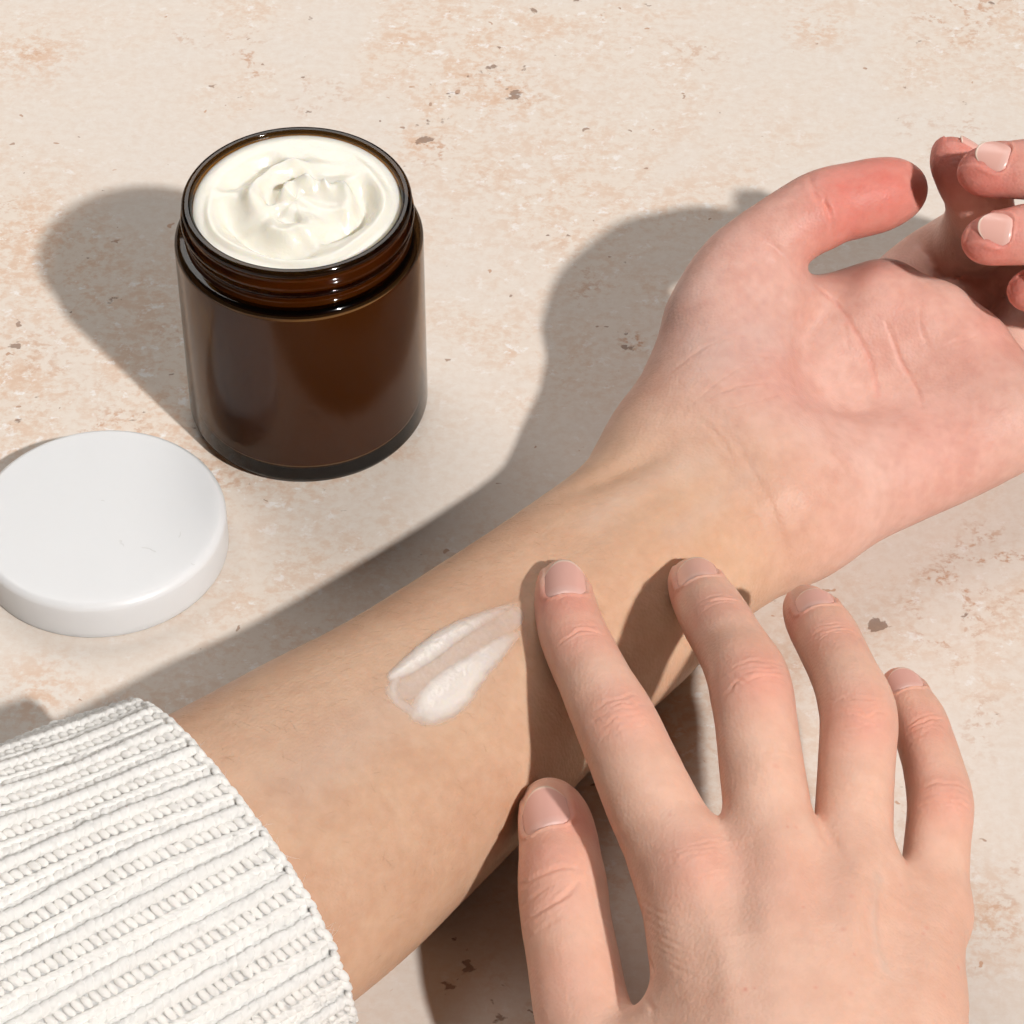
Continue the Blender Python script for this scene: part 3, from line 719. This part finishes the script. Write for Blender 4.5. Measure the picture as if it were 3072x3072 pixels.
AXW = np.array([.651, .759, 0])
def left_colour(s):
    V = s.V0; n1 = vnoise(V, .035, 3, 1); n2 = vnoise(V, .16, 3, 2, .6); n3 = vnoise(V, .55, 2, 3)
    sx = (V-P(2150, 1430, 25))@AXW
    col = lerp((.505, .285, .175), (.575, .355, .23), sstep(.3, .7, n1*.6+n2*.4))
    palm = lerp((.635, .335, .265), (.70, .415, .34), sstep(.25, .75, n2*.75+n3*.25))
    wr = sstep(-95, -15, sx)[:, None]; col = col*(1+.16*wr)
    pm = sstep(-28, 26, sx+12*(n1-.5))[:, None]; col = col*(1-pm)+palm*pm
    tq = np.exp(-(np.linalg.norm(V-P(2200, 980, 45), axis=1)/24)**2)[:, None]; col = col*(1-tq)+col*np.array((.95, .93, .95))*tq
    hq = np.exp(-(np.linalg.norm(V-P(2600, 1430, 28), axis=1)/26)**2)[:, None]; col = col*(1-hq)+col*np.array((1.05, 1.07, 1.08))*hq
    red = np.clip(s.red*(.75+.5*n2), 0, 1)[:, None]; col = col*(1-red)+np.array((.64, .16, .125))*red
    ve = np.clip(s.vein*(.6+.8*n2), 0, .6)[:, None]; col = col*(1-ve)+np.array((.50, .40, .36))*ve
    return col*(.965+.07*n3)[:, None]
LS.bump(1670, 1730, 5, -.7); LS.bump(2040, 1745, 5, -.6); LS.bump(1560, 2430, 5, -.7)
LS.make('skin', armO, left_colour)

# ---- hand
handO = empty('hand', P(2300, 2800, 0), 'hand seen from its back, reaching in with fingertips resting on the forearm', 'hand')
RS = Skin(*build_right())
def c7(*pts): return [(1450+x*.46584, 2172+y*.46584) for x, y in pts]
def c8(*pts): return [(2172+x*.46584, 2172+y*.46584) for x, y in pts]
RS.bump(2078, 2585, 8, 1.3); RS.bump(2335, 2550, 7, .7); RS.bump(2572, 2600, 7, .7); RS.bump(2795, 2735, 6.5, .7)
RS.line([(2215, 2520), (2210, 2640), (2225, 2800)], 6, 1.3, lip=.2); RS.line([(2450, 2520), (2445, 2680), (2430, 2830)], 5, 1.2, lip=.2); RS.line([(2690, 2700), (2665, 2800), (2640, 2930)], 5, 1.1, lip=.2)
RS.line([(2090, 2620), (2160, 2820), (2200, 3060)], 2.6, -.45, lip=.3); RS.line(c8((370, 760), (470, 1020), (560, 1260), (640, 1500), (700, 1900)), 2.4, -.55, lip=.3)
RS.line(c8((870, 960), (850, 1250), (830, 1600), (800, 1900)), 2.4, -.4, lip=.3); RS.line(c8((1330, 1300), (1320, 1500), (1290, 1800)), 2.4, -.4, lip=.3)
RS.line(c8((985, 990), (975, 1180), (1000, 1400), (1050, 1560)), .8, -.28, lip=.4, vein=.25)
RS.line(c8((600, 620), (690, 760), (830, 950)), 1.4, .5, lip=.2)
for k in range(7):
    x0, y0 = 1000+k*22, 1130+k*62
    RS.line(c7((x0, y0), (x0+110, y0+70), (x0+230, y0+125)), .45, .13, wob=.7)
RS.line(c7((985, 1380), (1050, 1480), (1100, 1600)), .7, .3, wob=.7); RS.line(c7((990, 1700), (1060, 1790), (1100, 1850)), .6, .25, wob=.7)
# finger joints
for i, (x, y, a, hf, sp, nn, dp) in enumerate([
    (1755, 1890, (-.35, -.93), 6.5, 3.2, 3, .16), (1880, 2140, (-.45, -.9), 7.5, 7.5, 6, .19),
    (2165, 1795, (-.5, -.86), 6.5, 3.0, 3, .15), (2290, 2030, (-.3, -.95), 7.5, 8, 7, .21),
    (2510, 1885, (-.45, -.9), 6.5, 4.5, 4, .17), (2600, 2145, (-.1, -1), 7.5, 8, 7, .21),
    (2775, 2170, (-.4, -.92), 5.5, 4.5, 4, .15), (2850, 2395, (-.05, -1), 6.5, 7, 6, .19)]):
    RS.knuckle(x, y, np.array(a), hf, sp, nn, dp, seed=20+i)
RS.knuckle(2105, 2600, np.array((-.4, -.9)), 8, 9, 7, .10, 41); RS.knuckle(2600, 2330, np.array((0, -1)), 6, 14, 10, .07, 42); RS.knuckle(2300, 2280, np.array((-.1, -1)), 6, 14, 9, .06, 43)
RS.line(c7((235, 1050), (400, 955), (520, 920), (620, 935)), .55, .32, wob=.6, red=.1); RS.line(c7((270, 1270), (400, 1180), (540, 1090), (620, 1000)), .6, .38, wob=.6, red=.1)
RS.line(c7((250, 1170), (330, 1110), (430, 1040)), .45, .18, wob=.8); RS.line(c7((300, 1220), (420, 1130), (520, 1040)), .45, .15, wob=.8); RS.line(c7((300, 1380), (420, 1290), (540, 1210)), .5, .12, wob=.8)
for p in ((1700, 1800, 9, .55), (1640, 1790, 8, .6), (1740, 1890, 9, .42), (1870, 2130, 9, .38), (2030, 1750, 9, .5), (2140, 1810, 8, .34), (2285, 2025, 9.5, .48), (2380, 1840, 8, .5), (2500, 1890, 8, .35), (2600, 2145, 9.5, .45),
          (2670, 2040, 8, .5), (2775, 2170, 8, .42), (2850, 2390, 8.5, .42), (2085, 2590, 10, .32), (1730, 2450, 9, .6), (1640, 2560, 10, .4), (1640, 2670, 10, .3), (1640, 2960, 11, .22), (2350, 2640, 10, .12), (2740, 2300, 7, .25)): RS.blush(p[0], p[1], p[2], min(1, p[3]*1.25))
for q in range(26):
    x, y = RNG.uniform(2000, 2880), RNG.uniform(2300, 3060); RS.blush(x, y, RNG.uniform(.35, .7), RNG.uniform(.3, .6))
# nails
RS.nail((1697, 1790), (1690, 1692), 4.8, over=2.0, round_tip=.5); RS.nail((2092, 1738), (2077, 1680), 4.8, over=1.7, round_tip=.5); RS.nail((2450, 1822), (2430, 1772), 4.4, over=1.5, round_tip=.5)
RS.nail((2728, 2068), (2702, 2012), 3.9, over=1.3, round_tip=.5); RS.nail((1640, 2492), (1620, 2378), 5.5, over=2.0, round_tip=.55)
def right_colour(s):
    V = s.V0; n1 = vnoise(V, .04, 3, 11); n2 = vnoise(V, .17, 3, 12, .6); n3 = vnoise(V, .6, 2, 13)
    col = lerp((.725, .40, .288), (.79, .475, .355), sstep(.3, .7, n1*.55+n2*.45))
    pal = sstep(.1, -.5, s.N[:, 2])[:, None]; col = col*(1-pal)+np.array((.72, .42, .32))*pal
    red = np.clip(s.red*(.75+.5*n2), 0, 1)[:, None]; col = col*(1-red)+np.array((.68, .235, .175))*red
    ve = np.clip(s.vein*(.6+.8*n2), 0, .6)[:, None]; col = col*(1-ve)+np.array((.52, .42, .36))*ve
    return col*(.965+.07*n3)[:, None]
RS.make('skin', handO, right_colour)

# ------------------------------------------------------------------ knitted sleeve: 2-by-2 rib, every stitch leg modelled
SA = np.array([.821, .571, 0.0]); SN = np.array([-.571, .821, 0.0]); SC = P(708, 2598, 28.6)
def sleeve_axes(s): return 46.0+.105*s, 28.3+.055*s
def sleeve_pt(s, phi, h=0.0):
    s = np.asarray(s, float); phi = np.asarray(phi, float); A, B = sleeve_axes(s)
    wob = .55*np.sin(s*.075+phi*3.1)+.4*np.sin(s*.13-phi*5.3+1.0)
    c, sn = np.cos(phi), np.sin(phi)
    nx, nz = c/A, sn/B; l = np.sqrt(nx*nx+nz*nz); nx, nz = nx/l, nz/l
    nrm = nx[..., None]*SN+nz[..., None]*np.array([0, 0, 1.0])
    p = SC-s[..., None]*SA+(A*c)[..., None]*SN+(B*sn)[..., None]*np.array([0, 0, 1.0]); p[..., 2] += (B-28.3)
    p = p+nrm*(h+wob)[..., None]
    p[..., 2] = np.maximum(p[..., 2], .5)
    return p, nrm
ph = np.linspace(math.radians(-35), math.radians(222), 2400); pp, _ = sleeve_pt(np.zeros_like(ph), ph)
arc = np.concatenate([[0], np.cumsum(np.linalg.norm(np.diff(pp, axis=0), axis=1))])
SL = 118.0
# backing fabric, turned in at the cuff
ps = np.linspace(math.radians(-35), math.radians(222), 150); rows = []
for s_, h_ in [(6, -5.5), (1.0, -4.6), (.1, -3.0), (-.1, -1.6), (.5, -.5)]+[(x, -.3) for x in np.linspace(2, SL, 56)]: rows.append(sleeve_pt(np.full_like(ps, s_), ps, np.full_like(ps, h_))[0])
G = np.array(rows); m_, n_ = G.shape[:2]; i = np.arange(m_-1)[:, None]*n_; j = np.arange(n_-1)[None]
Q = np.stack([i+j, i+n_+j, i+n_+j+1, i+j+1], -1).reshape(-1, 4)
sleeve = mesh_obj('sweater_sleeve', G.reshape(-1, 3), Q, yarn_m, armO)
sleeve['label'] = 'white rib knit sweater cuff pushed back on the forearm'
# unit stitch leg
def unit_leg(seg=8, rings=6):
    v = [(1, 0, 0)]+[(math.cos(math.pi*r/rings), math.sin(math.pi*r/rings)*math.cos(2*math.pi*k/seg), math.sin(math.pi*r/rings)*math.sin(2*math.pi*k/seg)) for r in range(1, rings) for k in range(seg)]+[(-1, 0, 0)]
    f = []; last = len(v)-1; ix = lambda r, k: 1+(r-1)*seg+k % seg
    for k in range(seg):
        f.append((0, ix(1, k), ix(1, k+1), ix(1, k+1))); f.append((last, ix(rings-1, k+1), ix(rings-1, k), ix(rings-1, k)))
        for r in range(1, rings-1): f.append((ix(r, k), ix(r+1, k), ix(r+1, k+1), ix(r, k+1)))
    return np.array(v), f
UV, UF = unit_leg()
UF = [tuple(dict.fromkeys(f)) for f in UF]
PITCH, RIB = 1.95, 9.3
ROWS = [(-2.5, .35, 2.2, 1.45, 1.2, 20), (-.05, .05, 1.65, .92, .95, -64), (2.2, -.1, 2.1, 1.0, .85, -14), (4.0, -.3, 1.9, 1.05, .8, 40), (5.45, -.3, 2.0, .95, .75, -18)]
nrib = int(arc[-1]//RIB)
for k in range(nrib):
    a0 = (k+.5)*RIB; VV, FF = [], []
    for (u0, h0, sl_, sw, st_, ang) in ROWS:
        ns_ = int(SL/PITCH)
        for q in range(ns_):
            s_ = 1.5+PITCH*(q+RNG.normal(0, .04))+(.9 if u0 > 0 else 0); au = a0+u0+RNG.normal(0, .06)+.25*math.sin(s_*.10+k*1.7)
            phi = np.interp(au, arc, ph); p0, nn = sleeve_pt(s_, phi, h0+RNG.normal(0, .04)); 
            if p0[2] < 1.2: continue
            pu, _ = sleeve_pt(s_, phi+.01, h0); eu = pu-p0; eu /= np.linalg.norm(eu)+1e-9; es = np.cross(eu, nn); es /= np.linalg.norm(es)
            if es@SA > 0: es = -es
            th_ = math.radians(ang+RNG.normal(0, 4)); d1 = es*math.cos(th_)+eu*math.sin(th_); d2 = np.cross(nn, d1)
            g = 1+RNG.normal(0, .04)
            edge = 1.0 if q > 0 else .85
            W_ = UV*np.array([sl_, sw, st_])*g*edge
            # strands dip at both ends, like a loop passing under its neighbour
            W_[:, 2] -= .35*(UV[:, 0]**2)
            base = sum(len(x) for x in VV); VV.append(p0+W_[:, :1]*d1+W_[:, 1:2]*d2+W_[:, 2:3]*nn); FF += [tuple(base+x for x in f) for f in UF]
    # edge loop: strands lying along the cuff
    for q in range(4):
        au = a0+(q-1.5)*RIB/4; phi = np.interp(au, arc, ph); p0, nn = sleeve_pt(.55, phi, -.45+(.35 if q < 2 else .0)); pu, _ = sleeve_pt(.35, phi+.01, -.35); eu = pu-p0; eu /= np.linalg.norm(eu)+1e-9
        if p0[2] < 1.2: continue
        es = np.cross(eu, nn); th_ = math.radians(RNG.normal(84, 4)); d1 = es*math.cos(th_)+eu*math.sin(th_); d2 = np.cross(nn, d1)
        W_ = UV*np.array([1.9, 1.05, 1.3]); base = sum(len(x) for x in VV); VV.append(p0+W_[:, :1]*d1+W_[:, 1:2]*d2+W_[:, 2:3]*nn); FF += [tuple(base+x for x in f) for f in UF]
    if VV: 
        ro = mesh_obj('rib', np.vstack(VV), FF, yarn_m, sleeve); ro['kind'] = 'stuff'
# stray fibres
VV, FF = [], []
for q in range(4200):
    s_ = abs(RNG.normal(0, 9)) if q < 700 else RNG.uniform(0, SL); phi = RNG.uniform(math.radians(-15), math.radians(200)); p0, nn = sleeve_pt(s_, phi, RNG.uniform(.5, 1.7))
    if p0[2] < 2: continue
    d = RNG.normal(size=3); d = d-nn*(d@nn)*.75+nn*.25; d /= np.linalg.norm(d); bend = RNG.normal(size=3)*.5+nn*.3; ln = RNG.uniform(.9, 2.8)
    pts = [p0+d*ln*t+bend*ln*.5*t*t for t in (0, .35, .7, 1)]; a_ = np.cross(d, nn); a_ /= np.linalg.norm(a_)+1e-9; b_ = np.cross(d, a_); base = len(VV)
    for w_, t in zip((.028, .026, .02, .008), pts):
        for k in range(3): VV.append(t+w_*(a_*math.cos(k*2.094)+b_*math.sin(k*2.094)))
    for r in range(3):
        for k in range(3): FF.append((base+r*3+k, base+r*3+(k+1) % 3, base+r*3+3+(k+1) % 3, base+r*3+3+k))
fz = mesh_obj('wool_fuzz', np.array(VV), FF, yarn_m, sleeve); fz['kind'] = 'stuff'

# ------------------------------------------------------------------ smear of cream on the forearm
def cb(*pts): return np.array([(1100+x*.31056, 1750+y*.31056) for x, y in pts])
st1 = (crom(np.column_stack([cb((250, 900), (390, 815), (560, 690), (720, 575), (900, 460), (1100, 360), (1290, 275), (1430, 205)), np.array([50, 75, 92, 95, 85, 70, 52, 22])*.31056*1.3, [.4, .6, .7, .65, .5, .32, .2, .08]]), 8))
st2 = (crom(np.column_stack([cb((500, 1260), (640, 1180), (790, 1060), (920, 930), (1060, 800), (1190, 690), (1330, 570), (1460, 490)), np.array([110, 215, 240, 210, 170, 145, 105, 45])*.31056, [.35, .75, 1.0, .85, .65, .5, .35, .12]]), 8))
st3 = (crom(np.column_stack([cb((290, 1040), (470, 960), (680, 800), (900, 640), (1150, 500), (1420, 330)), np.array([110, 165, 190, 190, 150, 110])*.31056, [.19]*6]), 6))
st4 = (crom(np.column_stack([cb((290, 930), (270, 1020), (300, 1130), (390, 1210), (520, 1290)), np.array([55, 60, 60, 55, 60])*.31056, [.3, .28, .24, .22, .3]]), 6))
gx = np.arange(1150, 1590, 3.0); gy = np.arange(1795, 2200, 3.0); PX, PY = np.meshgrid(gx, gy, indexing='ij'); pts2 = np.stack([PX.ravel(), PY.ravel()], 1)
nz = vnoise(np.column_stack([pts2*.05, np.zeros(len(pts2))]), 1.0, 3, 31)-.5; nz2 = vnoise(np.column_stack([pts2*.12, np.zeros(len(pts2))]), 1.0, 3, 32)-.5
T = np.full(len(pts2), -1.0)
for st, pw, rag in ((st1, 1.1, 5), (st2, 1.35, 9), (st3, .4, 8), (st4, .8, 7)):
    best = np.full(len(pts2), -9.0); hh = np.zeros(len(pts2))
    for x, y, w_, h_ in st:
        e = 1-(np.hypot(pts2[:, 0]-x, pts2[:, 1]-y)+nz*rag+nz2*rag*.5)/w_; mm = e > best; best[mm] = e[mm]; hh[mm] = h_
    t_ = np.where(best > 0, hh*np.clip(1-(1-np.clip(best, 0, 1))**2, 0, 1)**pw, best*.4); T = np.maximum(T, t_)
T = T*(1+.35*nz2)
hit = np.zeros((len(pts2), 3)); hn = np.zeros((len(pts2), 3)); ok = np.zeros(len(pts2), bool)
for q in np.where(T > -.35)[0]:
    h, n0 = LS.ray.px(*pts2[q])
    if h is not None: hit[q], hn[q], ok[q] = h, n0, True
ny = len(gy); ids = np.arange(len(pts2)).reshape(len(gx), ny); Q = np.stack([ids[:-1, :-1], ids[:-1, 1:], ids[1:, 1:], ids[1:, :-1]], -1).reshape(-1, 4)
Q = Q[ok[Q].all(1) & (T[Q] > .0).any(1)]
Vs = hit+hn*np.where(T > 0, T*.85+.05, -.12)[:, None]
used = np.unique(Q); mp_ = -np.ones(len(pts2), int); mp_[used] = np.arange(len(used))
Vu = Vs[used]; Qu = mp_[Q]
Vu = relax(Vu, Qu, 1, .4)
smear = mesh_obj('cream_smear', Vu, Qu[:, ::-1].copy(), smear_m, attrs={'thick': np.clip(T[used], 0, 2)})
tag(smear, 'thin streak of white cream wiped across the bare forearm near the fingertips', 'cream')

# fine hairs of the forearm
VV, FF = [], []; NF = np.array([-.759, .651, 0])
for q in range(1700):
    px, py = RNG.uniform(520, 1900), RNG.uniform(1350, 2900); h, nn = LS.ray.px(px, py)
    if h is None: continue
    up_side = (nn@NF); 
    if RNG.random() > .25+.75*max(0, up_side): continue
    d = -AXW*.2+NF*(.6+.3*RNG.normal())+AXW*RNG.normal(0, .4); d = d-nn*(d@nn); d /= np.linalg.norm(d)+1e-9; ln = RNG.uniform(1.6, 4.0)
    pts = [h+d*ln*t+nn*ln*(.34*t-.28*t*t) for t in (0, .4, .75, 1)]; a_ = np.cross(d, nn); b_ = nn; base = len(VV)
    for w_, t in zip((.022, .02, .015, .006), pts):
        for k in range(3): VV.append(t+w_*(a_*math.cos(k*2.094)+b_*math.sin(k*2.094)))
    for r in range(3):
        for k in range(3): FF.append((base+r*3+k, base+r*3+(k+1) % 3, base+r*3+3+(k+1) % 3, base+r*3+3+k))
hair_m, _nt, _b = new_mat('arm_hair'); _b.inputs['Base Color'].default_value = (.46, .29, .17, 1); _b.inputs['Roughness'].default_value = .45
ah = mesh_obj('fine_hair', np.array(VV), FF, hair_m, armO); ah['kind'] = 'stuff'
